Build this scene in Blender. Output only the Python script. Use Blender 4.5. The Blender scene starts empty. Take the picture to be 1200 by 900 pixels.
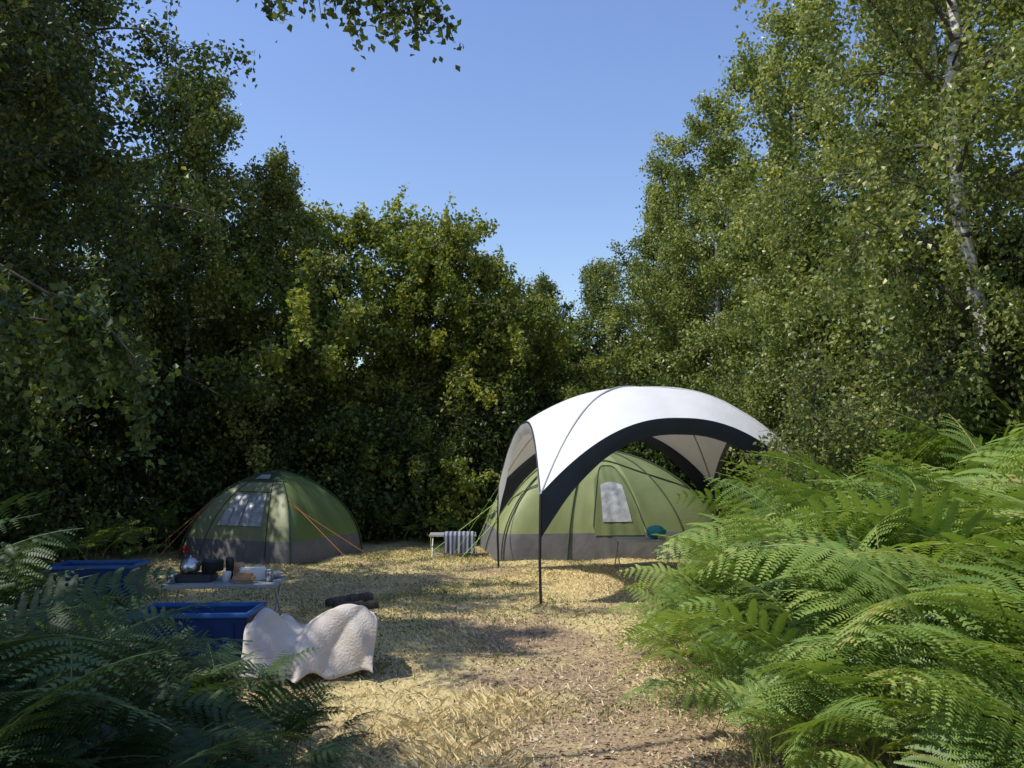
import bpy, bmesh, math, random
import numpy as np
from mathutils import Vector, Matrix, Euler
sc=bpy.context.scene
COL=sc.collection
random.seed(5)

# ------------------------------------------------------------------ materials
def new_mat(name):
    m=bpy.data.materials.new(name); m.use_nodes=True
    nt=m.node_tree; nt.nodes.clear()
    out=nt.nodes.new('ShaderNodeOutputMaterial')
    return m,nt,out
def ramp(nt,stops):
    r=nt.nodes.new('ShaderNodeValToRGB')
    els=r.color_ramp.elements
    while len(els)<len(stops): els.new(0.5)
    for e,(p,c) in zip(els,stops):
        e.position=p; e.color=(c[0],c[1],c[2],1)
    return r
def leaf_mat(name,stops,transl=0.35,rough=0.45,vary=0.25,tint=(1.25,1.2,0.5),spec=0.3):
    m,nt,out=new_mat(name)
    L=nt.links
    at=nt.nodes.new('ShaderNodeAttribute'); at.attribute_name='rnd'
    r=ramp(nt,stops); L.new(at.outputs['Fac'],r.inputs[0])
    col=r.outputs[0]
    if vary>0:
        oi=nt.nodes.new('ShaderNodeObjectInfo')
        mr=nt.nodes.new('ShaderNodeMapRange'); mr.inputs['To Min'].default_value=1-vary; mr.inputs['To Max'].default_value=1+vary
        L.new(oi.outputs['Random'],mr.inputs['Value'])
        hs=nt.nodes.new('ShaderNodeHueSaturation'); L.new(mr.outputs[0],hs.inputs['Value']); L.new(r.outputs[0],hs.inputs['Color'])
        col=hs.outputs[0]
    p=nt.nodes.new('ShaderNodeBsdfPrincipled'); p.inputs['Roughness'].default_value=rough
    p.inputs['Specular IOR Level'].default_value=spec
    L.new(col,p.inputs['Base Color'])
    if transl<=0:
        L.new(p.outputs[0],out.inputs[0]); return m
    t=nt.nodes.new('ShaderNodeBsdfTranslucent')
    mx=nt.nodes.new('ShaderNodeMix'); mx.data_type='RGBA'; mx.blend_type='MULTIPLY'; mx.inputs[0].default_value=1
    L.new(col,mx.inputs[6]); mx.inputs[7].default_value=(tint[0],tint[1],tint[2],1)
    L.new(mx.outputs[2],t.inputs['Color'])
    ms=nt.nodes.new('ShaderNodeMixShader'); ms.inputs[0].default_value=transl
    L.new(p.outputs[0],ms.inputs[1]); L.new(t.outputs[0],ms.inputs[2]); L.new(ms.outputs[0],out.inputs[0])
    return m
def simple_mat(name,col,rough=0.6,metal=0.0,noise=0.15,scale=8,transl=0,bump=0.0,bscale=40):
    m,nt,out=new_mat(name); L=nt.links
    tc=nt.nodes.new('ShaderNodeTexCoord')
    n=nt.nodes.new('ShaderNodeTexNoise'); n.inputs['Scale'].default_value=scale; n.inputs['Detail'].default_value=5
    L.new(tc.outputs['Object'],n.inputs['Vector'])
    a=[c*(1-noise) for c in col]; b=[min(1,c*(1+noise)) for c in col]
    r=ramp(nt,[(0.3,a),(0.7,b)]); L.new(n.outputs['Fac'],r.inputs[0])
    p=nt.nodes.new('ShaderNodeBsdfPrincipled'); p.inputs['Roughness'].default_value=rough; p.inputs['Metallic'].default_value=metal
    L.new(r.outputs[0],p.inputs['Base Color'])
    if bump>0:
        n2=nt.nodes.new('ShaderNodeTexNoise'); n2.inputs['Scale'].default_value=bscale; n2.inputs['Detail'].default_value=3
        L.new(tc.outputs['Object'],n2.inputs['Vector'])
        b_=nt.nodes.new('ShaderNodeBump'); b_.inputs['Strength'].default_value=bump; b_.inputs['Distance'].default_value=0.02
        L.new(n2.outputs['Fac'],b_.inputs['Height']); L.new(b_.outputs[0],p.inputs['Normal'])
    if transl>0:
        t=nt.nodes.new('ShaderNodeBsdfTranslucent'); L.new(r.outputs[0],t.inputs['Color'])
        ms=nt.nodes.new('ShaderNodeMixShader'); ms.inputs[0].default_value=transl
        L.new(p.outputs[0],ms.inputs[1]); L.new(t.outputs[0],ms.inputs[2]); L.new(ms.outputs[0],out.inputs[0])
    else: L.new(p.outputs[0],out.inputs[0])
    return m

M_birch=leaf_mat('birch_leaf',[(0,(0.08,0.115,0.03)),(0.5,(0.19,0.235,0.065)),(0.9,(0.34,0.37,0.13)),(1,(0.45,0.41,0.13))],0.38,0.36,0.2)
M_dark=leaf_mat('dark_leaf',[(0,(0.03,0.052,0.016)),(0.6,(0.07,0.108,0.028)),(1,(0.16,0.19,0.048))],0.33,0.42)  # dark green, deepened further: shade of the left trees put into the colour
M_hazel=leaf_mat('hazel_leaf',[(0,(0.07,0.11,0.022)),(0.5,(0.175,0.22,0.046)),(0.85,(0.31,0.33,0.07)),(1,(0.48,0.42,0.09))],0.42,0.45)
M_fern=leaf_mat('fern_leaf',[(0,(0.085,0.15,0.032)),(0.55,(0.19,0.285,0.066)),(0.95,(0.34,0.42,0.115)),(1,(0.42,0.37,0.12))],0.37,0.42,0.0)
M_fern_d=leaf_mat('fern_leaf_shade',[(0,(0.026,0.05,0.017)),(0.6,(0.05,0.092,0.031)),(1,(0.09,0.14,0.05))],0.3,0.5,0.0)  # darker copy of the fern material, left patch's shade mixed into its colours
M_straw=leaf_mat('dry_grass',[(0,(0.16,0.19,0.05)),(0.2,(0.40,0.34,0.13)),(0.6,(0.66,0.53,0.27)),(1,(0.84,0.72,0.43))],0,0.7,0.0)
M_chip=leaf_mat('litter',[(0,(0.09,0.06,0.038)),(0.45,(0.30,0.21,0.13)),(0.8,(0.56,0.43,0.29)),(1,(0.82,0.72,0.58))],0,0.8,0.0)
M_weed=leaf_mat('weed_leaf',[(0,(0.09,0.13,0.03)),(1,(0.22,0.27,0.07))],0.3,0.5,0.2)

def bark_mat(name,white=True):
    m,nt,out=new_mat(name); L=nt.links
    tc=nt.nodes.new('ShaderNodeTexCoord')
    mp=nt.nodes.new('ShaderNodeMapping'); mp.inputs['Scale'].default_value=(3,3,14) if white else (14,14,2)
    L.new(tc.outputs['Object'],mp.inputs[0])
    n=nt.nodes.new('ShaderNodeTexNoise'); n.inputs['Scale'].default_value=1.6; n.inputs['Detail'].default_value=6
    L.new(mp.outputs[0],n.inputs['Vector'])
    if white: r=ramp(nt,[(0.36,(0.04,0.035,0.03)),(0.46,(0.45,0.42,0.38)),(0.75,(0.72,0.70,0.65))])
    else: r=ramp(nt,[(0.3,(0.03,0.024,0.018)),(0.7,(0.12,0.1,0.075))])
    L.new(n.outputs['Fac'],r.inputs[0])
    p=nt.nodes.new('ShaderNodeBsdfPrincipled'); p.inputs['Roughness'].default_value=0.85
    L.new(r.outputs[0],p.inputs['Base Color'])
    b=nt.nodes.new('ShaderNodeBump'); b.inputs['Strength'].default_value=0.5; b.inputs['Distance'].default_value=0.02
    L.new(n.outputs['Fac'],b.inputs['Height']); L.new(b.outputs[0],p.inputs['Normal'])
    L.new(p.outputs[0],out.inputs[0]); return m
M_bw=bark_mat('birch_bark',True); M_bd=bark_mat('dark_bark',False)

# ------------------------------------------------------------------ mesh helpers
def np_mesh(name,V,F,mat,rnd=None,smooth=False):
    V=np.asarray(V,dtype=np.float32); F=np.asarray(F,dtype=np.int32)
    me=bpy.data.meshes.new(name); k=F.shape[1]
    me.vertices.add(len(V)); me.vertices.foreach_set('co',V.ravel())
    me.loops.add(F.size); me.loops.foreach_set('vertex_index',F.ravel())
    me.polygons.add(len(F)); me.polygons.foreach_set('loop_start',np.arange(len(F),dtype=np.int32)*k)
    try: me.polygons.foreach_set('loop_total',np.full(len(F),k,dtype=np.int32))
    except Exception: pass
    me.update(calc_edges=True)
    if rnd is not None:
        a=me.attributes.new('rnd','FLOAT','FACE'); a.data.foreach_set('value',np.asarray(rnd,dtype=np.float32))
    me.polygons.foreach_set('use_smooth',np.full(len(F),smooth,dtype=bool))
    me.materials.append(mat); return me
def obj(name,data,parent=None,loc=(0,0,0),rot=(0,0,0),scale=(1,1,1)):
    o=bpy.data.objects.new(name,data); COL.objects.link(o)
    o.location=loc; o.rotation_euler=rot; o.scale=scale
    if parent is not None: o.parent=parent
    return o
def nrm(a): return a/(np.linalg.norm(a,axis=-1,keepdims=True)+1e-9)
def tubes(lst):
    V=[];F=[];off=0
    for pts,rad,s in lst:
        pts=np.asarray(pts,float); n=len(pts)
        rad=np.broadcast_to(np.asarray(rad,float),(n,))
        T=np.gradient(pts,axis=0); T=nrm(T)
        ref=np.array([0.0,0,1]) if abs(T[:,2].mean())<0.8 else np.array([1.0,0,0])
        A=nrm(np.cross(T,ref)); B=np.cross(T,A)
        ang=np.arange(s)*2*math.pi/s
        ring=pts[:,None,:]+rad[:,None,None]*(np.cos(ang)[None,:,None]*A[:,None,:]+np.sin(ang)[None,:,None]*B[:,None,:])
        V.append(ring.reshape(-1,3))
        i=np.arange(n-1)[:,None]; j=np.arange(s)[None,:]; j2=(j+1)%s
        F.append(np.stack([i*s+j+0*i,i*s+j2,(i+1)*s+j2,(i+1)*s+j],-1).reshape(-1,4)+off)
        off+=n*s
    return np.concatenate(V),np.concatenate(F)
def tube_obj(name,lst,mat,parent=None,**k):
    V,F=tubes(lst); return obj(name,np_mesh(name,V,F,mat,None,True),parent,**k)
def leaf_quads(P,size,droop,rng,aspect=0.36):
    N=len(P); D=rng.normal(size=(N,3)); D[:,2]-=droop; D=nrm(D)
    S=nrm(np.cross(D,rng.normal(size=(N,3)))); K=np.cross(S,D)
    L=(size*rng.uniform(0.65,1.2,N))[:,None]; W=L*aspect
    v=np.stack([P,P+D*L*.45+S*W+K*W*.35,P+D*L,P+D*L*.45-S*W+K*W*.35],1).reshape(-1,3)
    return v,np.arange(4*N).reshape(-1,4)
def bm_obj(name,bm,mat,parent=None,smooth=False,**k):
    me=bpy.data.meshes.new(name); bm.to_mesh(me); bm.free()
    if smooth:
        for p in me.polygons: p.use_smooth=True
    me.materials.append(mat); return obj(name,me,parent,**k)
def box(name,size,loc,mat,parent=None,bev=0.01,rot=(0,0,0),taper=1.0):
    bm=bmesh.new(); bmesh.ops.create_cube(bm,size=1)
    for v in bm.verts:
        t=taper if v.co.z<0 else 1
        v.co=Vector((v.co.x*size[0]*t,v.co.y*size[1]*t,v.co.z*size[2]))
    if bev>0: bmesh.ops.bevel(bm,geom=bm.edges[:],offset=bev,segments=2,affect='EDGES')
    return bm_obj(name,bm,mat,parent,loc=loc,rot=rot)
def lathe(name,prof,loc,mat,parent=None,s=20,rot=(0,0,0)):
    V=[];F=[]
    n=len(prof)
    for r,z in prof:
        for j in range(s): V.append((r*math.cos(2*math.pi*j/s),r*math.sin(2*math.pi*j/s),z))
    for i in range(n-1):
        for j in range(s): F.append((i*s+j,i*s+(j+1)%s,(i+1)*s+(j+1)%s,(i+1)*s+j))
    return obj(name,np_mesh(name,V,F,mat,None,True),parent,loc=loc,rot=rot)
def empty(name,loc=(0,0,0),rot=(0,0,0)):
    return obj(name,None,None,loc,rot)

# ------------------------------------------------------------------ trees
def gen_tree(name,seed,H,R,r0,h0,nl,nleaf,leaf,droop,lmat,bmat,prof,nsub=12,hang=0.12,extra=None,e0=(0.5,1.1)):
    rng=np.random.default_rng(seed)
    n=16; tz=np.linspace(0,H,n)
    wx=np.cumsum(rng.normal(0,0.05,n))*H/9; wy=np.cumsum(rng.normal(0,0.05,n))*H/9
    wx-=wx[0]; wy-=wy[0]
    tp=np.stack([wx,wy,tz-0.05],1)
    T=[(tp,np.linspace(r0,0.008,n)**1.0,9)]
    subs=[];w=[]
    def limb(base,az,L,e,k,nn=8):
        pts=[np.array(base)]
        for i in range(nn):
            t=i/nn; el=e-k*t; az+=rng.normal(0,0.1)
            pts.append(pts[-1]+L/nn*np.array([math.cos(az)*math.cos(el),math.sin(az)*math.cos(el),math.sin(el)]))
        return np.array(pts)
    for i in range(nl):
        f=(i+0.5)/nl; h=h0+(H*0.98-h0)*f
        b=np.array([np.interp(h,tz,wx),np.interp(h,tz,wy),h])
        L=R*prof(f)*rng.uniform(0.55,1.35)
        P=limb(b,i*2.4+rng.normal(0,0.4),L,rng.uniform(*e0)*(0.6+0.5*f),rng.uniform(0.6,1.5))
        rr=max(0.007,min(r0*0.35,L*0.012))
        T.append((P,np.linspace(rr,0.004,len(P)),5))
        for j in range(nsub):
            t=rng.uniform(0.15,1)*(len(P)-1); a=int(min(t,len(P)-2)); q=P[a]+(P[a+1]-P[a])*(t-a)
            d=nrm(nrm(P[a+1]-P[a])*0.7+rng.normal(size=3)*0.62)
            sl=(0.32*L*rng.uniform(0.4,1.2)+0.18)
            pts=[q]
            for s in range(4):
                pts.append(pts[-1]+d*sl/4); d=nrm(d+np.array([0,0,-hang*0.9]))
            pts=np.array(pts); subs.append(pts); w.append(sl)
            T.append((pts,np.linspace(0.005,0.002,5),3))
    if extra:
        for P,rr,ns,tmin,sl0,ww,dz in extra:
            P=np.array(P,float)
            tt=np.linspace(0,len(P)-1,10)
            P=np.stack([np.interp(tt,np.arange(len(P)),P[:,c]) for c in range(3)],1)
            P+=rng.normal(0,0.02,P.shape)
            T.append((P,np.linspace(rr,0.004,len(P)),6))
            for j in range(ns):
                t=rng.uniform(tmin,1)*(len(P)-1); a=int(min(t,len(P)-2)); q=P[a]+(P[a+1]-P[a])*(t-a)
                d=nrm(nrm(P[a+1]-P[a])*0.8+rng.normal(size=3)*0.5+np.array([0,0,-dz])); sl=rng.uniform(0.5,1.1)*sl0; pts=[q]
                for s in range(4): pts.append(pts[-1]+d*sl/4); d=nrm(d+np.array([0,0,-0.25]))
                pts=np.array(pts); subs.append(pts); w.append(sl*ww); T.append((pts,np.linspace(0.004,0.0015,5),3))
    V,F=tubes(T); wood=np_mesh(name+'_wood',V,F,bmat,None,True)
    wood.materials.append(M_bd); mi=np.ones(len(F),dtype=np.int32); mi[:15*9]=0
    wood.polygons.foreach_set('material_index',mi)
    subs=np.array(subs); w=np.array(w)**1.2; w/=w.sum()
    w*=rng.uniform(0.05,2.0,len(w)); w/=w.sum()
    idx=rng.choice(len(subs),nleaf,p=w); t=rng.uniform(0.1,1.0,nleaf)*3.999; a=t.astype(int); fr=(t-a)[:,None]
    P=subs[idx,a]*(1-fr)+subs[idx,a+1]*fr
    sp=0.05 if leaf<0.08 else 0.075
    if extra: sp=0.03
    P=P+rng.normal(0,sp,(nleaf,3)); P[:,2]-=rng.exponential(hang,nleaf)
    rs=rng.uniform(-0.28,0.28,len(subs))[idx]
    kp=P[:,2]>0.05; P=P[kp]; rs=rs[kp]
    V,F=leaf_quads(P,leaf,droop,rng)
    rnd=np.clip(rng.beta(2.4,2.8,len(P))+rs,0,1)
    lm=np_mesh(name+'_leaves',V,F,lmat,rnd)
    return wood,lm
pb=lambda f:(1-f)**0.6*min(1,0.6+1.6*f)+0.1
pr=lambda f:math.sqrt(max(0,1-(1.6*f-0.62)**2))*0.95+0.08
KIND={}
KIND['birchA']=gen_tree('birchA',1,10,2.3,0.10,1.0,64,62000,0.08,0.6,M_birch,M_bw,pb,12)
KIND['birchB']=gen_tree('birchB',2,8,2.0,0.08,0.7,56,50000,0.08,0.6,M_birch,M_bw,pb,11)
KIND['birchC']=gen_tree('birchC',3,11,2.5,0.12,1.4,58,58000,0.066,0.8,M_birch,M_bw,pb,12,hang=0.2)
KIND['hazel']=gen_tree('hazel',4,6.8,2.7,0.08,0.5,60,48000,0.105,0.3,M_hazel,M_bd,pr,11,hang=0.05,e0=(0.7,1.2))
KIND['darkA']=gen_tree('darkA',5,9,2.6,0.12,0.8,64,58000,0.09,0.4,M_dark,M_bd,pr,12)
KIND['shrub']=gen_tree('shrub',6,2.4,1.5,0.03,0.1,44,14000,0.095,0.3,M_dark,M_bd,pr,9,e0=(0.5,1.2))
KIND['sapling']=gen_tree('sapling',8,2.6,0.95,0.02,0.5,30,6500,0.05,0.5,M_birch,M_bd,pb,8,e0=(0.6,1.2))
KIND['near2']=gen_tree('near2',9,7.4,1.65,0.09,2.2,44,44000,0.06,0.6,M_dark,M_bd,pb,11,hang=0.1)
KIND['near']=gen_tree('near',7,6.6,1.5,0.12,4.2,30,24000,0.05,0.6,M_dark,M_bd,pr,11,hang=0.04,
    extra=[([(0,0,2.3),(1.4,0.75,2.65),(2.2,1.1,2.5),(2.85,1.2,2.1)],0.02,20,0.35,0.5,1.7,0.2),
           ([(0,0,2.0),(1.3,1.0,2.35),(2.1,1.4,2.35),(2.6,1.6,2.2)],0.018,16,0.35,0.5,1.7,0.2),
           ([(0,0,3.6),(1.5,0.9,4.4),(2.6,1.4,4.5),(3.4,1.6,4.38),(4.2,1.65,4.2)],0.03,32,0.64,0.42,1.0,0.8)])
def tree(kind,name,x,y,s=1,rot=0,parent=None,sz=None):
    wood,lm=KIND[kind]
    if parent is None: lm=lm.copy(); wood=wood.copy()
    o=obj(name if parent is None else 'trunk',wood,parent,(x,y,0),(0,0,rot),(s,s,sz or s))
    obj('crown',lm,o); return o
rt=lambda:random.uniform(0,6.28)
tree('near','birch_tree',-4.6,2.6,1,0)
tree('near2','birch_tree',-4.75,6.3,1,0)
tree('darkA','broadleaf_tree',-7.4,8.4,1.1,3.1)
tree('darkA','broadleaf_tree',-8.9,14.6,1.22,1.0)
tree('birchB','birch_tree',-6.5,16.1,1.2,2.0)
tree('birchB','birch_tree',-5.1,17.0,1.02,4.0)
tree('hazel','hazel_tree',-3.9,17.8,1.03,1.3)
tree('hazel','hazel_tree',-2.1,18.0,0.95,0.2)
tree('hazel','hazel_tree',-0.7,18.8,0.92,2.4)
tree('birchB','birch_tree',1.0,24.5,0.9,3.3)
tree('birchB','birch_tree',2.5,22.5,0.9,5.0)
tree('birchA','birch_tree',3.7,20,0.93,1.1)
tree('birchA','birch_tree',4.7,18,1.0,2.7)
tree('birchA','birch_tree',5.9,15.5,1.1,4.1)
tree('birchC','birch_tree',6.05,10.0,1.1,0.4)
tree('birchA','birch_tree',7.0,12.8,1.1,5.2)
tree('birchB','birch_tree',4.9,13.6,0.75,0.9)
tree('birchC','birch_tree',7.4,8.6,1.05,3.0)
tree('sapling','birch_sapling',3.2,8.6,0.98,1.0)
tree('sapling','birch_sapling',4.2,9.0,1.1,3.0)
sh=empty('undergrowth_shrubs')
for (x,y,s) in [(-7.4,9.4,1.1),(-7.6,14.0,1.2),(-6.0,15.8,1.1),(-4.6,16.6,1.1),(-3.2,16.6,1.0),(-1.9,17,0.9),(-0.6,17.4,1.1),(0.6,18.3,1.3),
    (2.0,18.4,1.3),(3.6,17.4,1.2),(4.4,15.8,1.2),(5.2,12.2,0.9),(6.0,11.0,1.1),(6.8,9.4,1.2),(7.6,7.8,1.3),(-7.6,6.0,1.2),(1.4,20.8,1.7),(-6.6,17.6,1.7),(-7.9,11.5,1.1)]:
    w,l=KIND['shrub']; o=obj('shrub_stems',w,sh,(x,y,0),(0,0,rt()),(s,s,s)); obj('shrub_leaves',l.copy(),o)
dt=empty('distant_trees')
nd=18
for i in range(nd):
    a=math.radians(20+140*i/(nd-1)); r=random.uniform(26,30)
    x=r*math.cos(a)*0.75; y=3+r*math.sin(a)
    h=0.62 if -2.5<x<4.5 else (0.8 if abs(x)<7 else 1.05)
    tree(random.choice(['birchA','darkA','birchB']),'x',x,y,h*random.uniform(0.92,1.05),rt(),dt)
for i in range(10):
    x=-11+22*i/9; y=random.uniform(21,24) if abs(x)<8 else random.uniform(12,20)
    if -3<x<5: y+=2
    w,l=KIND['shrub']; s=random.uniform(1.6,2.2); o=obj('shrub_stems',w,dt,(x,y,0),(0,0,rt()),(s,s,s*0.9)); obj('shrub_leaves',l,o)

# ------------------------------------------------------------------ bracken: stalk, paired pinnae, toothed pinnules
def gen_fern(seed,nf,Lr=(1.2,1.65),Hs=0.42):
    rng=np.random.default_rng(seed); V=[];rn=[];T=[]
    for f in range(nf):
        az=2*math.pi*(f+rng.uniform(-.4,.4))/nf; L=rng.uniform(*Lr); n=27
        el0=rng.uniform(1.2,1.5); el1=rng.uniform(-0.8,0.35)
        t=np.linspace(0,1,n); el=el0+(el1-el0)*np.clip((t-0.2)/0.8,0,1)**0.9
        azs=az+rng.normal(0,0.3)*t
        d=np.stack([np.cos(azs)*np.cos(el),np.sin(azs)*np.cos(el),np.sin(el)],1)
        P=np.cumsum(d*L/n,0)+np.array([rng.normal(0,.1),rng.normal(0,.1),0])
        T.append((P[::2],np.linspace(0.006,0.0015,len(P[::2])),4))
        i0=int(n*Hs); tw=rng.normal(0,0.35); r1=rng.uniform(-.2,.2)
        for i in range(i0,n-1):
            u=(i-i0)/(n-1-i0); pl=0.36*(1-u)**0.9*min(1,0.75+2.0*u)*L/1.4+0.015
            side0=np.array([-math.sin(azs[i]),math.cos(azs[i]),0.0]); tan=d[i]; up=np.cross(tan,side0)
            side0=side0*math.cos(tw)+up*math.sin(tw); up=np.cross(tan,side0)
            for sg in (-1,1):
                pd=nrm(side0*sg*0.92+tan*0.42+rng.normal(0,.06,3)+np.array([0,0,-.03]))
                q=nrm(np.cross(up,pd)+rng.normal(0,.12,3)); m=max(3,int(pl/0.0145)); r0=rng.uniform(0.25,0.65)+r1
                base=P[i]; s=(np.arange(m)+0.5)/m; st=pl/m
                dr=rng.uniform(0.05,0.13)
                c=base+pd*(s*pl)[:,None]+np.array([0,0,-1])*(dr*(s**2)*pl/0.3)[:,None]
                ll=(0.026*(1-s)**0.55*min(1,pl/0.16)+0.004)*rng.uniform(.85,1.15,m)
                for sg2 in (-1,1):
                    dd=nrm(q*sg2*0.93+pd*0.36+np.array([0,0,-.12]))
                    e=c+dd*ll[:,None]; b0=c-pd*st*.5; b1=c+pd*st*.5
                    qd=np.stack([b0,b1,e+pd*st*.20,e-pd*st*.20],1)
                    V.append(qd.reshape(-1,3)); rn.append(np.clip(r0+rng.normal(0,.04,m)+0.15*u,0,1))
    V=np.concatenate(V); F=np.arange(len(V)).reshape(-1,4); rn=np.concatenate(rn)
    tv,tf=tubes(T); F=np.concatenate([F,tf+len(V)]); V=np.concatenate([V,tv]); rn=np.concatenate([rn,np.full(len(tf),0.9)])
    return V,F,rn
FV=[gen_fern(20+i,3) for i in range(12)]
R=random.Random(3)
class Patch:
    def __init__(s): s.V=[];s.F=[];s.r=[];s.o=0
    def add(s,x,y,sc_,tilt=0.14):
        V,F,rn=R.choice(FV)
        M=np.array(Euler((R.gauss(0,tilt),R.gauss(0,tilt),R.uniform(0,6.28))).to_matrix())
        k=sc_*R.uniform(.78,1.15)
        s.V.append((V*k)@M.T+np.array([x,y,-0.03])); s.F.append(F+s.o); s.o+=len(V)
        s.r.append(np.clip(rn+R.uniform(-.15,.15),0,1))
    def done(s,mat):
        obj('bracken_fern_patch',np_mesh('bracken_ferns',np.concatenate(s.V),np.concatenate(s.F),mat,np.concatenate(s.r)))
pa=Patch()
for _ in range(900):
    x=R.uniform(0.9,7.5); y=R.uniform(2.0,12.5)
    edge=1.12 if y<6.3 else 1.12+(y-6.3)*0.36
    if x<edge: continue
    if y>8.4 and x<4.6: continue
    if y<2.6 and x<1.7: continue
    if x>y*0.72+1.2: continue
    hs=0.62+0.47*(x-edge); hs=min(hs,1.25+0.055*y)
    if y>6.3: hs=min(hs,0.62+0.58*max(0,x-edge))
    if y<3.6: hs*=0.74
    pa.add(x,y,hs)
pa.done(M_fern)
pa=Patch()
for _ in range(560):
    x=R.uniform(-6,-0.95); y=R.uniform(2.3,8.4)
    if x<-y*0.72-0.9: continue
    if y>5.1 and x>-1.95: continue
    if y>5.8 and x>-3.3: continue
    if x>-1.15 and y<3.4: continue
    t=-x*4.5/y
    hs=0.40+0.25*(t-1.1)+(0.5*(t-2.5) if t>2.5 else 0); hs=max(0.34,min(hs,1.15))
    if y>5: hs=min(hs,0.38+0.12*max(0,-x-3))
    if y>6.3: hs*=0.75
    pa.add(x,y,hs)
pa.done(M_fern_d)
pa=Patch()
for _ in range(130):
    x=R.uniform(-7,5); y=R.uniform(14.8,17.5)
    if x<-5.4: y=R.uniform(9,16)
    if y<15.7 and -5.6<x<4: continue
    if y<16.6 and -0.4<x<4: continue
    pa.add(x,y,R.uniform(0.6,0.9))
pa.done(M_fern)

# ------------------------------------------------------------------ ground
ax=np.concatenate([-np.geomspace(400,12,16),np.linspace(-11.5,11.5,139),np.geomspace(12,400,16)])
ay=np.concatenate([-np.geomspace(400,4,14),np.linspace(-3.5,24,165),np.geomspace(25,420,16)])
X,Y=np.meshgrid(ax,ay)
def gz(x,y):
    return 0.018*np.sin(x*1.7+1)*np.cos(y*1.3)+0.012*np.sin(x*4.1+y*3.3)+0.008*np.sin(y*7.3-x*5.1)
def pathc(y): return 0.2+0.35*np.sin(y*0.6-2.4)-0.12*np.clip(y-6.5,0,3)
def pathm(x,y):   # worn trodden strip: 1 in the middle, 0 outside
    w=0.75+0.15*np.sin(y*3)+0.1*np.sin(y*7.7+x*3)
    return np.clip((w+0.4-np.abs(x-pathc(y)))/0.8,0,1)*np.clip((9.6-y)/2.0,0,1)
Z=gz(X,Y)-0.012*pathm(X,Y); nx=len(ax); ny=len(ay)
V=np.stack([X,Y,Z],-1).reshape(-1,3); i,j=np.meshgrid(np.arange(ny-1),np.arange(nx-1),indexing='ij')
F=np.stack([i*nx+j,i*nx+j+1,(i+1)*nx+j+1,(i+1)*nx+j],-1).reshape(-1,4)
mg,nt,out=new_mat('ground_soil'); L=nt.links
tc=nt.nodes.new('ShaderNodeTexCoord')
def noise(s,d=6,r=0.6):
    n=nt.nodes.new('ShaderNodeTexNoise'); n.inputs['Scale'].default_value=s; n.inputs['Detail'].default_value=d; n.inputs['Roughness'].default_value=r
    L.new(tc.outputs['Object'],n.inputs['Vector']); return n
n1=noise(0.7); n2=noise(34,8,0.8); n3=noise(5)
r1=ramp(nt,[(0.32,(0.15,0.10,0.062)),(0.5,(0.31,0.225,0.14)),(0.68,(0.52,0.40,0.26))])
r2=ramp(nt,[(0.32,(0.25,0.21,0.09)),(0.5,(0.52,0.42,0.20)),(0.7,(0.75,0.61,0.34))])
L.new(n2.outputs['Fac'],r1.inputs[0]); L.new(n2.outputs['Fac'],r2.inputs[0])
rm=ramp(nt,[(0.34,(0,0,0)),(0.52,(1,1,1))])
ad=nt.nodes.new('ShaderNodeMath'); ad.operation='ADD'; L.new(n1.outputs['Fac'],ad.inputs[0])
ms_=nt.nodes.new('ShaderNodeMath'); ms_.operation='MULTIPLY_ADD'; L.new(n3.outputs['Fac'],ms_.inputs[0]); ms_.inputs[1].default_value=0.5; ms_.inputs[2].default_value=-0.25
L.new(ms_.outputs[0],ad.inputs[1])
pat=nt.nodes.new('ShaderNodeAttribute'); pat.attribute_name='worn'
sb=nt.nodes.new('ShaderNodeMath'); sb.operation='MULTIPLY_ADD'; L.new(pat.outputs['Fac'],sb.inputs[0]); sb.inputs[1].default_value=-0.14; L.new(ad.outputs[0],sb.inputs[2])
L.new(sb.outputs[0],rm.inputs[0])
mx=nt.nodes.new('ShaderNodeMix'); mx.data_type='RGBA'; L.new(rm.outputs[0],mx.inputs[0]); L.new(r1.outputs[0],mx.inputs[6]); L.new(r2.outputs[0],mx.inputs[7])
p=nt.nodes.new('ShaderNodeBsdfPrincipled'); p.inputs['Roughness'].default_value=0.95; p.inputs['Specular IOR Level'].default_value=0.1
L.new(mx.outputs[2],p.inputs['Base Color'])
b=nt.nodes.new('ShaderNodeBump'); b.inputs['Strength'].default_value=0.5; b.inputs['Distance'].default_value=0.02
L.new(n2.outputs['Fac'],b.inputs['Height']); L.new(b.outputs[0],p.inputs['Normal']); L.new(p.outputs[0],out.inputs[0])
me=np_mesh('ground',V,F,mg,None,True)
at=me.attributes.new('worn','FLOAT','POINT'); at.data.foreach_set('value',pathm(V[:,0],V[:,1]).astype(np.float32))
obj('ground',me)

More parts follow.
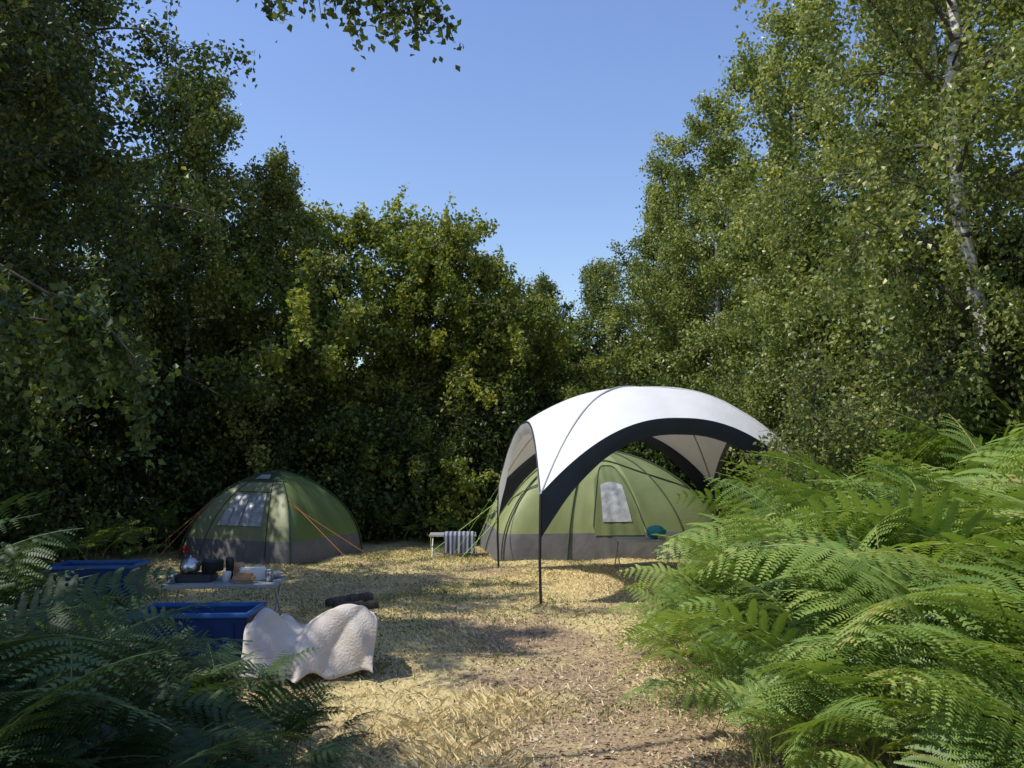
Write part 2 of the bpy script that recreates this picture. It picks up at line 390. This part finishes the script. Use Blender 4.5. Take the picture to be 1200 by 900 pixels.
rng=np.random.default_rng(11)
def patch(x,y,s=1.0,ph=0): return np.sin(x*1.3*s+ph)*np.cos(y*1.1*s+ph*2)+0.6*np.sin(x*2.9*s-y*2.1*s+ph)+0.4*np.sin(y*4.7*s+x*3.7*s)
N=190000
gx=rng.uniform(-6,3.2,N); gy=3.6+11.5*rng.uniform(0,1,N)**1.15
pv=patch(gx,gy)
tuft=(gy<5.8)&(gx>-1.1+0.1*np.sin(gy*9))&(gx<0.05+0.15*np.sin(gy*5)+rng.normal(0,0.1,N))
keep=((pv+rng.normal(0,0.6,N)>-0.2)&(rng.uniform(0,1,N)<0.8))|(rng.uniform(0,1,N)<0.2)|tuft
keep&=~((rng.uniform(0,1,N)<0.86*pathm(gx,gy))&~tuft)
keep&=~(tuft&(pv<-0.5)&(rng.uniform(0,1,N)<0.7))
gx=gx[keep];gy=gy[keep]; pv=pv[keep];tuft=tuft[keep];N=len(gx)
h=rng.uniform(0.010,0.036,N)*np.where(pv>0.7,1.4,1.0)*np.where(tuft,1.8,1)
a=rng.uniform(0,6.28,N); le=rng.uniform(0.5,2.0,N)*h
P=np.stack([gx,gy,gz(gx,gy)-0.004],1); W=np.stack([np.sin(a),-np.cos(a),0*a],1)*rng.uniform(0.0009,0.0022,N)[:,None]*(1+gy/9)[:,None]
Tp=P+np.stack([np.cos(a)*le,np.sin(a)*le,h],1); Md=P+np.stack([np.cos(a)*le*.35,np.sin(a)*le*.35,h*.62],1)
V=np.stack([P-W,P+W,Md+W*.8,Tp],1).reshape(-1,3)
gr=patch(gx,gy,0.8,2)+0.5*patch(gx,gy,2.3,1)+np.clip(-gx-0.8,0,1)*0.3
rn=np.clip(rng.beta(3,2,N)-np.clip((gr-0.6)*0.55,0,0.45)*(~tuft)-np.where(gy>13,0.25,0),0,1)
obj('dry_grass',np_mesh('dry_grass',V,np.arange(4*N).reshape(-1,4),M_straw,rn))
N=120000
gx=rng.uniform(-4.0,3.0,N); gy=3.6+9*rng.uniform(0,1,N)**1.4
k_=(rng.uniform(0,1,N)<0.25)|(rng.uniform(0,1,N)<pathm(gx,gy))|((gx>0.9)&(rng.uniform(0,1,N)<0.7)); gx=gx[k_];gy=gy[k_];N=len(gx)
c=np.stack([gx,gy,gz(gx,gy)-0.012*pathm(gx,gy)+rng.uniform(0.003,0.016,N)],1); a=rng.uniform(0,6.28,N)
D=nrm(np.stack([np.cos(a),np.sin(a),rng.normal(0,.3,N)],1)); S=nrm(np.cross(D,np.stack([rng.normal(0,.4,N),rng.normal(0,.4,N),np.ones(N)],1)))
l=(0.004+0.018*rng.uniform(0,1,N)**2.5)[:,None]; w=l*rng.uniform(.2,.7,N)[:,None]
V=np.stack([c-D*l,c+S*w,c+D*l,c-S*w],1).reshape(-1,3)
obj('leaf_litter',np_mesh('leaf_litter',V,np.arange(4*N).reshape(-1,4),M_chip,rng.beta(1.4,1.7,N)))
N=18000
cx=np.concatenate([rng.uniform(-5.5,2.0,120),rng.uniform(-5.5,-0.6,80)]); cy=rng.uniform(5.2,15.5,200); ii=rng.integers(0,200,N)
gx=cx[ii]+rng.normal(0,.2,N); gy=cy[ii]+rng.normal(0,.2,N)
V,F=leaf_quads(np.stack([gx,gy,gz(gx,gy)+rng.uniform(0.0,0.04,N)],1),0.028,-0.6,rng,0.26)
obj('weeds',np_mesh('weeds',V,F,M_weed,rng.uniform(0,1,N)))

# ------------------------------------------------------------------ fabrics & metals
M_white=simple_mat('shelter_fabric_white',(0.70,0.70,0.71),0.6,0,0.04,3,0.15,0.25,9)
M_navy=simple_mat('shelter_fabric_navy',(0.018,0.024,0.038),0.55,0,0.15,5,0)
M_grey=simple_mat('shelter_fabric_grey',(0.45,0.46,0.47),0.6,0,0.06,4,0.15)
M_black=simple_mat('black_pole',(0.02,0.02,0.022),0.4,0,0.1,5)
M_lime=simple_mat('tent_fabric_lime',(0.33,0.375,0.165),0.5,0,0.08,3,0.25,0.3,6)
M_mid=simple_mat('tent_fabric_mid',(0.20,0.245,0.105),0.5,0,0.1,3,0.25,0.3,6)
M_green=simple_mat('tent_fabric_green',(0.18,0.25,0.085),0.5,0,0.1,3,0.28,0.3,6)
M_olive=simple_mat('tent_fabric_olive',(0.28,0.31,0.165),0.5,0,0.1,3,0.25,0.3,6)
M_dkgrn=simple_mat('tent_fabric_dark_green',(0.05,0.08,0.035),0.55,0,0.1,3,0.15)
M_tgrey=simple_mat('tent_fabric_grey',(0.15,0.145,0.15),0.6,0,0.15,4,0.08,0.5,8)
M_win=simple_mat('tent_window',(0.38,0.40,0.42),0.3,0,0.35,7,0.1,0.8,9)
M_trim=simple_mat('tent_trim',(0.6,0.6,0.56),0.6,0,0.05,6)
M_org=simple_mat('orange_cord',(0.6,0.2,0.06),0.6,0,0.05,6)
M_gcord=simple_mat('green_cord',(0.35,0.6,0.15),0.6,0,0.05,6)
M_red=simple_mat('red_label',(0.5,0.04,0.03),0.6,0,0.05,6)
M_alu=simple_mat('aluminium',(0.6,0.6,0.6),0.35,0.8,0.1,10)
M_blue=simple_mat('blue_plastic',(0.010,0.04,0.15),0.45,0,0.2,6)
M_blue2=simple_mat('blue_rim',(0.03,0.12,0.33),0.4,0,0.2,6)
M_cream=simple_mat('cream_blanket',(0.58,0.52,0.46),0.95,0,0.09,9,0.08,0.4,60)
M_teal=simple_mat('teal_fabric',(0.03,0.3,0.4),0.6,0,0.1,8)
M_steel=simple_mat('steel',(0.5,0.5,0.52),0.25,0.9,0.1,10)
M_dk=simple_mat('dark_plastic',(0.03,0.03,0.035),0.5,0,0.1,8)
M_wht=simple_mat('white_plastic',(0.6,0.6,0.57),0.5,0,0.05,8)
M_tab=simple_mat('table_top',(0.30,0.31,0.32),0.45,0,0.1,8)
M_oran=simple_mat('orange_pack',(0.42,0.24,0.12),0.5,0,0.25,12)

# ------------------------------------------------------------------ event shelter
A=Vector((0.32,9.15,0)); Bc=Vector((3.75,10.0,0)); D_=Vector((-0.2,12.35,0)); C_=Bc+(D_-A)
sh=empty('event_shelter')
def S(u,v,dz=0):
    a=(u+1)/2; b=(v+1)/2
    p=A*(1-a)*(1-b)+Bc*a*(1-b)+C_*a*b+D_*(1-a)*b
    r=abs(u)**2.3+abs(v)**2.3
    z=2.6-0.48*r-0.42*(abs(u*v))**2.2
    cen=(A+C_)/2; q=cen+(p-cen)*(1.0-0.07*(1-abs(u*v)**1.5)*max(abs(u),abs(v)))
    return np.array([q.x,q.y,z+dz])
n=40; V=[];F=[]
for i in range(n+1):
    for j in range(n+1):
        u=2*i/n-1; v=2*j/n-1
        sag=-0.035*abs(abs(u)-abs(v))*(1-0.3*(u*u+v*v))+0.006*math.sin(u*9+v*4)*math.sin(v*8-u*3)
        V.append(S(u,v,sag))
for i in range(n):
    for j in range(n): F.append((i*(n+1)+j,(i+1)*(n+1)+j,(i+1)*(n+1)+j+1,i*(n+1)+j+1))
obj('roof_canopy',np_mesh('roof_canopy',V,F,M_white,None,True),sh)
def valance(fn,mat,name,w0,w1,inset):
    V=[];F=[];m=48
    cen=(A+C_)/2
    for i in range(m+1):
        s=2*i/m-1; p=fn(s); w=w0+(w1-w0)*abs(s)**4
        sg=-0.03*(1-abs(s))*(0.7)
        p=p+np.array([0,0,sg]); inn=np.array([cen.x-p[0],cen.y-p[1],0]); inn/=np.linalg.norm(inn)
        for kk in range(4):
            t=kk/3; V.append(p-inn*0.006+inn*(inset*t*t*(1-abs(s)**4)+0.008*t*math.sin(s*25))+np.array([0,0,0.01-w*t]))
    for i in range(m):
        for kk in range(3): F.append((i*4+kk,(i+1)*4+kk,(i+1)*4+kk+1,i*4+kk+1))
    return obj(name,np_mesh(name,V,F,mat,None,True),sh)
valance(lambda s:S(s,-1),M_navy,'front_valance',0.2,0.5,0.05)
valance(lambda s:S(-1,s),M_grey,'side_valance',0.16,0.5,0.04)
valance(lambda s:S(s,1),M_navy,'rear_valance',0.16,0.45,0.04)
valance(lambda s:S(1,s),M_navy,'side_valance_2',0.16,0.45,0.04)
lst=[]
for su,sv,foot in ((-1,-1,A),(1,-1,Bc),(1,1,C_),(-1,1,D_)):
    top=S(su,sv)
    pts=[np.array([foot.x,foot.y,-0.02]),np.array([foot.x,foot.y,0.0])*0.6+top*0.4,top]
    cen=(A+C_)/2; o_=np.array([foot.x-cen.x,foot.y-cen.y,0]); o_/=np.linalg.norm(o_)
    pts[1]=pts[1]+o_*0.02
    lst.append((pts,0.016,8))
tube_obj('legs',lst,M_black,sh)
sl=[]
for q in (1,-1):
    sl.append(([S(t,q*t,0.006) for t in np.linspace(-1,1,40)],0.012,6))
tube_obj('pole_sleeves',sl,M_grey,sh)
tube_obj('edge_trim',[([S(-1,t,-0.01) for t in np.linspace(-1,1,30)],0.012,5)],M_navy,sh)
tube_obj('guy_lines',[([S(-1,1),np.array([-1.0,13.4,0])],0.004,4),([S(-1,1)+np.array([0,0,-.1]),np.array([-0.7,11.6,0])],0.003,4),([S(1,-1),np.array([4.6,9.1,0])],0.004,4)],M_gcord,sh)

# ------------------------------------------------------------------ dome tents
def make_tent(name,loc,rot,a,b,H,skirt,cfront,cleft,cright,cback,zp=0.92,rp=0.85,split=None,csplit=None):
    T=empty(name,loc,(0,0,rot))
    thc=math.atan2(b,a)
    def P(th,ph,off=0.0):
        n=11-7.0*(ph/(math.pi/2))**1.2
        c=abs(math.cos(th))/a; s=abs(math.sin(th))/b
        r=(c**n+s**n)**(-1/n); rho=math.cos(ph)**rp
        t2=abs((th+math.pi)%(2*math.pi)-math.pi); t2=min(t2,math.pi-t2)
        pull=min(abs(t2-thc)/0.4,1.0)
        r*=1-0.10*pull*math.sin(2*ph)
        rr=r*rho*(1+off)+off*0.25; z=H*math.sin(ph)**zp*(1+off*0.6)
        wr=0.004*math.sin(th*23+ph*9)+0.004*math.sin(th*41)
        return np.array([rr*math.cos(th)*(1+wr),rr*math.sin(th)*(1+wr),z])
    nt_,np_=120,28
    groups={}
    phs=[ (math.pi/2)*k/np_ for k in range(np_+1)]
    V=[P(2*math.pi*i/nt_,min(ph,math.pi/2-1e-3)) for ph in phs for i in range(nt_)]
    for k in range(np_):
        for i in range(nt_):
            th=2*math.pi*(i+.5)/nt_; z=H*math.sin((phs[k]+phs[k+1])/2)**zp
            t2=(th+math.pi)%(2*math.pi)-math.pi
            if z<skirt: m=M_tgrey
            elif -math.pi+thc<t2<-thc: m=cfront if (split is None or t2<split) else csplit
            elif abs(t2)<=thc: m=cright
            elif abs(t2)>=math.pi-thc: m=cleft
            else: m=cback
            groups.setdefault(m.name,(m,[]))[1].append((k*nt_+i,k*nt_+(i+1)%nt_,(k+1)*nt_+(i+1)%nt_,(k+1)*nt_+i))
    me=np_mesh('fly_sheet',np.array(V),np.concatenate([np.array(g[1]) for g in groups.values()]),list(groups.values())[0][0],None,True)
    mi=[]
    for q,(m,fs) in enumerate(groups.values()):
        if q>0: me.materials.append(m)
        mi+= [q]*len(fs)
    me.polygons.foreach_set('material_index',mi)
    obj('fly_sheet',me,T)
    return T,P,thc
def patchsurf(name,T,P,t0,t1,p0,p1,mat,off=0.012,n=14,roundtop=0):
    V=[];F=[]
    for i in range(n+1):
        for j in range(n+1):
            t=t0+(t1-t0)*i/n; top=p1-(roundtop*(abs(2*i/n-1)**2.5))*(p1-p0)
            V.append(P(t,p0+(top-p0)*j/n,off))
    for i in range(n):
        for j in range(n): F.append((i*(n+1)+j,(i+1)*(n+1)+j,(i+1)*(n+1)+j+1,i*(n+1)+j+1))
    return obj(name,np_mesh(name,V,F,mat,None,True),T)
hp=math.pi/2
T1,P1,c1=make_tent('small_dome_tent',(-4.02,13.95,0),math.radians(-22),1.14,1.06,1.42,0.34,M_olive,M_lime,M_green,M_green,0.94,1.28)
f=-hp
patchsurf('window',T1,P1,f-0.44,f-0.03,0.38,0.80,M_win,0.014)
patchsurf('window_2',T1,P1,f+0.0,f+0.44,0.38,0.80,M_win,0.014)
patchsurf('brow',T1,P1,f-0.9,f+0.9,1.06,1.36,M_dkgrn,0.02)
patchsurf('vent',T1,P1,f-0.35,f+0.35,1.10,1.22,M_win,0.035)
patchsurf('label',T1,P1,-math.pi+c1+0.02,-math.pi+c1+0.14,0.07,0.13,M_red,0.014)
patchsurf('side_stripe',T1,P1,math.pi+0.25,math.pi+0.33,0.5,0.75,M_trim,0.014)
tube_obj('poles',[([P1(t,p,0.012) for p in np.linspace(0,hp-.01,24)],0.013,6) for t in (c1,math.pi-c1,-c1,-math.pi+c1)],M_dkgrn,T1)
tube_obj('seams',[([P1(f+s*0.54,p,0.008) for p in np.linspace(0.05,1.12,20)],0.007,5) for s in (-1,1)]+[([P1(t,0.85,0.008) for t in np.linspace(f-.54,f+.54,16)],0.005,5)],M_dkgrn,T1)
tube_obj('guy_lines',[([P1(-math.pi+c1,0.75),np.array([-1.35,-1.6,0])],0.004,4),([P1(-math.pi+c1,0.6),np.array([-1.0,-1.7,0])],0.004,4),([P1(-c1,0.8),np.array([1.95,-0.6,0])],0.004,4),([P1(-c1,0.7),np.array([2.1,-0.1,0])],0.004,4)],M_org,T1)

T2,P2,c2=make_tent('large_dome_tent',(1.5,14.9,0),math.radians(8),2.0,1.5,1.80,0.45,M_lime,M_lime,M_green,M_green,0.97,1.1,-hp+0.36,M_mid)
patchsurf('door_panel',T2,P2,f-0.24,f+0.34,0.2,0.98,M_mid,0.008,18,0.25)
patchsurf('window',T2,P2,f-0.14,f+0.22,0.32,0.74,M_win,0.016,14,0.1)
tube_obj('door_zip',[([P2(t,0.2+ (0.78)*(1-abs((t-(f+.05))/0.31)**5*0.98),0.012) for t in np.linspace(f-0.255,f+0.355,40)],0.009,5)],M_dkgrn,T2)
tube_obj('poles',[([P2(t,p,0.01) for p in np.linspace(0,hp-.01,26)],0.012,6) for t in (c2,math.pi-c2,-c2,-math.pi+c2,-c2-0.25,f-0.5,-math.pi+0.12)],M_dkgrn,T2)
tube_obj('hood_pole',[([P2(t,1.08-0.5*((t-f)/1.0)**2,0.012) for t in np.linspace(f-1.1,f+1.1,30)],0.01,5)],M_dkgrn,T2)
tube_obj('guy_lines',[([P2(-math.pi+c2,0.8),np.array([-2.7,-2.0,0])],0.005,4),([P2(math.pi,0.8),np.array([-3.0,-0.3,0])],0.005,4)],M_gcord,T2)

# ------------------------------------------------------------------ tables & props
def camp_table(name,loc,w,d,h,rot=0):
    T=empty(name,loc,(0,0,rot))
    box('top',(w,d,0.025),(0,0,h),M_tab,T,0.006)
    box('rim_front',(w+.01,0.012,0.03),(0,-d/2-0.004,h-0.002),M_alu,T,0.003)
    box('rim_back',(w+.01,0.012,0.03),(0,d/2+0.004,h-0.002),M_alu,T,0.003)
    l=[]
    for sx in (-1,1):
        x=sx*(w/2-.05)
        l.append(([(x,-d/2+.03,0),(x,d/2-.03,h-.02)],0.010,8)); l.append(([(x+.025*sx,d/2-.03,0),(x+.025*sx,-d/2+.03,h-.02)],0.010,8))
    l.append(([(-w/2+.05,-d/2+.03,0.02),(w/2-.05,-d/2+.03,0.02)],0.008,6)); l.append(([(-w/2+.05,d/2-.03,0.02),(w/2-.05,d/2-.03,0.02)],0.008,6))
    tube_obj('legs',l,M_alu,T); return T
T=camp_table('camping_table',(-2.72,7.85,0),1.05,0.55,0.45,0.1); z=0.464
box('stove_body',(0.34,0.26,0.07),(-0.28,0.02,z+.035),M_dk,T,0.012)
tube_obj('stove_grid',[([(-0.42+.07*i,-.09,z+.085),(-0.42+.07*i,.13,z+.085)],0.004,5) for i in range(5)],M_steel,T)
lathe('kettle',[(0.001,0),(0.085,0),(0.095,0.03),(0.085,0.09),(0.05,0.12),(0.012,0.125),(0.015,0.145),(0.001,0.15)],(-0.34,0.02,z+.09),M_steel,T)
tube_obj('kettle_handle',[([(-0.34+.08*math.cos(q),0.02,z+.19+.09*math.sin(q)) for q in np.linspace(0,math.pi,10)],0.006,6),([(-0.26,.02,z+.13),(-0.21,.02,z+.2)],0.011,6)],M_dk,T)
lathe('pot',[(0.001,0),(0.1,0),(0.1,0.09),(0.105,0.095),(0.09,0.09),(0.085,0.01),(0.001,0.01)],(-0.14,0.05,z+.09),M_dk,T)
for i,(x,y,m,r,hh) in enumerate([(0.03,-.1,M_wht,.04,.1),(0.1,.08,M_oran,.05,.16),(0.0,.14,M_dk,.04,.2),(0.36,.06,M_wht,.045,.09),(0.42,-.1,M_steel,.04,.1),(-.46,-.15,M_steel,.04,.09)]):
    lathe('cup_%d'%i,[(0.001,0),(r*.85,0),(r,hh*.9),(r*.9,hh),(0.001,hh*.97)],(x,y,z),m,T)
box('food_box',(0.24,0.16,0.12),(0.24,0.02,z+.06),M_wht,T,0.01,(0,0,.3))
box('bread_bag',(0.2,0.13,0.09),(0.2,-.15,z+.045),M_oran,T,0.03,(0,0,-.2))
lathe('bowl',[(0.001,0.01),(0.05,0.0),(0.1,0.05),(0.105,0.055),(0.09,0.05),(0.001,0.02)],(0.4,.14,z),M_wht,T)

T=camp_table('folding_stool_table',(-1.0,13.9,0),0.78,0.45,0.36,0.05)
mS,nt,out=new_mat('striped_towel'); L=nt.links
tc=nt.nodes.new('ShaderNodeTexCoord'); w_=nt.nodes.new('ShaderNodeTexWave'); w_.inputs['Scale'].default_value=4.4; w_.inputs['Distortion'].default_value=0.8
L.new(tc.outputs['Object'],w_.inputs['Vector']); r=ramp(nt,[(0.35,(0.04,0.05,0.09)),(0.8,(0.30,0.31,0.36))]); L.new(w_.outputs['Fac'],r.inputs[0])
p=nt.nodes.new('ShaderNodeBsdfPrincipled'); p.inputs['Roughness'].default_value=0.9; L.new(r.outputs[0],p.inputs['Base Color']); L.new(p.outputs[0],out.inputs[0])
V=[];F=[];prof=[(-.27,.07),(-.262,.2),(-.25,.345),(-.235,.392),(0,.396),(.2,.392),(.24,.38),(.255,.2)]
n=24
for i in range(n+1):
    x=-0.14+0.5*i/n
    for kx,(y,zz) in enumerate(prof): V.append((x+0.01*math.sin(kx*2),y-(0.008*math.sin(i*1.1)*(1 if zz<.35 and y<0 else 0)),zz+(0.02*math.sin(i*.7) if kx==0 else 0.003*math.sin(i*2))))
m=len(prof)
for i in range(n):
    for j in range(m-1): F.append((i*m+j,(i+1)*m+j,(i+1)*m+j+1,i*m+j+1))
obj('striped_towel',np_mesh('striped_towel',V,F,mS,None,True),T)

T=camp_table('camping_table',(2.05,12.4,0),1.0,0.5,0.42,0.0)
bm=bmesh.new(); bmesh.ops.create_uvsphere(bm,u_segments=20,v_segments=12,radius=1)
for v in bm.verts:
    s=1+0.08*math.sin(v.co.x*7)+0.05*math.sin(v.co.z*9); v.co=Vector((v.co.x*.15*s,v.co.y*.12*s,v.co.z*.10))
bm_obj('teal_pillow',bm,M_teal,T,True,loc=(0.12,-0.02,.53))

def crate(name,loc,w,d,h,rot):
    T=empty(name,loc,(0,0,rot))
    bm=bmesh.new()
    t=0.012
    def ring(w,d,z): return [bm.verts.new((sx*w/2,sy*d/2,z)) for sx,sy in ((-1,-1),(1,-1),(1,1),(-1,1))]
    R_=[ring(w*.88,d*.86,0),ring(w,d,h),ring(w-2*t,d-2*t,h),ring(w*.88-2*t,d*.86-2*t,t)]
    bm.faces.new(R_[0][::-1])
    for q in range(3):
        for j in range(4): bm.faces.new((R_[q][j],R_[q][(j+1)%4],R_[q+1][(j+1)%4],R_[q+1][j]))
    bm.faces.new(R_[3])
    bmesh.ops.bevel(bm,geom=[e for e in bm.edges],offset=0.006,segments=2,affect='EDGES')
    bm_obj('body',bm,M_blue,T)
    c_=[(-w/2,-d/2,h),(w/2,-d/2,h),(w/2,d/2,h),(-w/2,d/2,h)]
    for q in range(4):
        p0,p1=c_[q],c_[(q+1)%4]; dx=p1[0]-p0[0]; dy=p1[1]-p0[1]
        box('rim_%d'%q,(abs(dx)+(.05 if dx else 0.04),abs(dy)+(-.045 if dy else .045),0.035),((p0[0]+p1[0])/2,(p0[1]+p1[1])/2,h+.002),M_blue2,T,0.008)
    for sx in (-1,1):
        tube_obj('handle',[([(sx*(w/2+.02),-.1,h-.03),(sx*(w/2+.055),-.08,h-.07),(sx*(w/2+.055),.08,h-.07),(sx*(w/2+.02),.1,h-.03)],0.009,6)],M_dk,T)
    for q in range(5):
        x=-w*.38+q*w*.19
        box('rib_%d'%q,(0.018,0.02,h*.72),(x,-d*.475,h*.5),M_blue,T,0.004,(math.radians(3),0,0))
    return T
crate('blue_storage_crate',(-2.45,6.5,0),0.86,0.48,0.43,0.05)
crate('blue_storage_crate',(-4.5,9.0,0),0.85,0.5,0.47,0.1)
ch=empty('camping_chair',(-1.47,6.2,0),(0,0,0.12))
l=[]
for sx in (-1,1):
    l+=[([(sx*.36,-.06,0),(sx*.36,.02,.38)],.011,8),([(sx*.36,.5,0),(sx*.36,.46,.30)],.011,8),([(sx*.36,.02,.37),(sx*.36,.46,.30)],.011,8),([(sx*.36,-.04,.04),(sx*.36,.48,.04)],.009,8)]
l+=[([(-.36,.5,.03),(.36,.5,.03)],.009,8),([(-.34,.06,.27),(.34,.06,.27)],.011,8)]
tube_obj('frame',l,M_dk,ch)
nu,nv=120,56; V=[];F=[]
def top(u):
    return 0.47+0.05*math.exp(-((u-.80)/.20)**2)+0.03*math.exp(-((u-.14)/.08)**2)-0.15*math.exp(-((u-.38)/.10)**2)-0.05*math.exp(-((u-1)/.07)**2)-0.07*math.exp(-(u/.06)**2)
for i in range(nu+1):
    u=i/nu
    for j in range(nv+1):
        v=j/nv; Tz=top(u)
        if v<.5:
            q=v/.5; slant=0.16*(1-u)**1.3
            y=-.14-slant*(1-q)+0.13*q**.8-0.10*math.exp(-((u-.42)/.06)**2)*(1-q)
            zz=0.03+0.05*math.sin(u*8+.6)**2*(1-q)+(Tz-.03)*(1-(1-q)**1.5)
            amp=(1-q*.35)
            y+=-(0.018*math.sin(u*14+q*4.4)+0.030*abs(math.sin(u*10.5-q*3.4))+0.010*math.sin(u*33+q*11))*amp
        else:
            q=(v-.5)/.5; y=-.01+.5*q; zz=Tz-(Tz-.31)*q**1.2+0.02*math.sin(u*19+q*5)
        x=(-.43+.87*u)*(1+0.03*(1-v))-0.07*(1-u)*(1-v)+0.016*math.sin(v*11+u*4)
        zz+=0.008*math.sin(u*27+v*19)
        V.append((x,y,zz))
for i in range(nu):
    for j in range(nv): F.append((i*(nv+1)+j,(i+1)*(nv+1)+j,(i+1)*(nv+1)+j+1,i*(nv+1)+j+1))
o=obj('blanket',np_mesh('blanket',V,F,M_cream,None,True),ch)
md=o.modifiers.new('s','SOLIDIFY'); md.thickness=0.010

def log(name,p0,p1,r,seed):
    rg=np.random.default_rng(seed); n=14
    t=np.linspace(0,1,n)[:,None]; P=np.array(p0)*(1-t)+np.array(p1)*t; P=P+rg.normal(0,r*.08,P.shape)
    rad=r*(1+rg.normal(0,.06,n)); rad[0]*=.92; rad[-1]*=.85
    P=np.concatenate([P[:1],P,P[-1:]]); rad=np.concatenate([[0.002],rad,[0.002]])
    P[0]+= (P[1]-P[2])*.02; P[-1]+=(P[-2]-P[-3])*.02
    tube_obj(name,[(P,rad,12)],M_bd)
log('log',(-2.0,9.0,.05),(-1.6,9.4,.06),.06,1)
log('log',(-1.9,8.9,.04),(-1.45,9.0,.04),.045,2)

# ------------------------------------------------------------------ light, sky, camera
az_dir=Vector((-1.0,-0.28,0)).normalized(); el=math.radians(57)
sd=Vector((az_dir.x*math.cos(el),az_dir.y*math.cos(el),math.sin(el)))
sl_=bpy.data.lights.new('sun','SUN'); sl_.energy=5.0; sl_.angle=math.radians(0.5); sl_.color=(1,0.95,0.84)
so=obj('sun',sl_); so.rotation_euler=sd.to_track_quat('Z','Y').to_euler()
w=bpy.data.worlds.new('World'); sc.world=w; w.use_nodes=True; nt=w.node_tree; nt.nodes.clear()
out=nt.nodes.new('ShaderNodeOutputWorld'); bg=nt.nodes.new('ShaderNodeBackground'); sk=nt.nodes.new('ShaderNodeTexSky')
sk.sky_type='NISHITA'; sk.sun_disc=False; sk.sun_elevation=el; sk.sun_rotation=math.atan2(sd.x,sd.y)
sk.air_density=1.5; sk.dust_density=0.4; sk.ozone_density=5
hs=nt.nodes.new('ShaderNodeHueSaturation'); hs.inputs['Hue'].default_value=0.515; hs.inputs['Saturation'].default_value=1.05; hs.inputs['Value'].default_value=1.2
bg.inputs[1].default_value=0.15
nt.links.new(sk.outputs[0],hs.inputs['Color']); nt.links.new(hs.outputs[0],bg.inputs[0]); nt.links.new(bg.outputs[0],out.inputs[0])
cd=bpy.data.cameras.new('camera'); cam=obj('camera',cd,None,(0,0,1.6),(math.radians(90+5.4),0,0))
cd.sensor_width=36; cd.lens=28.5; cd.clip_end=1500; cd.clip_start=0.05
sc.camera=cam
sc.view_settings.view_transform='Standard'; sc.view_settings.look='None'; sc.view_settings.exposure=0
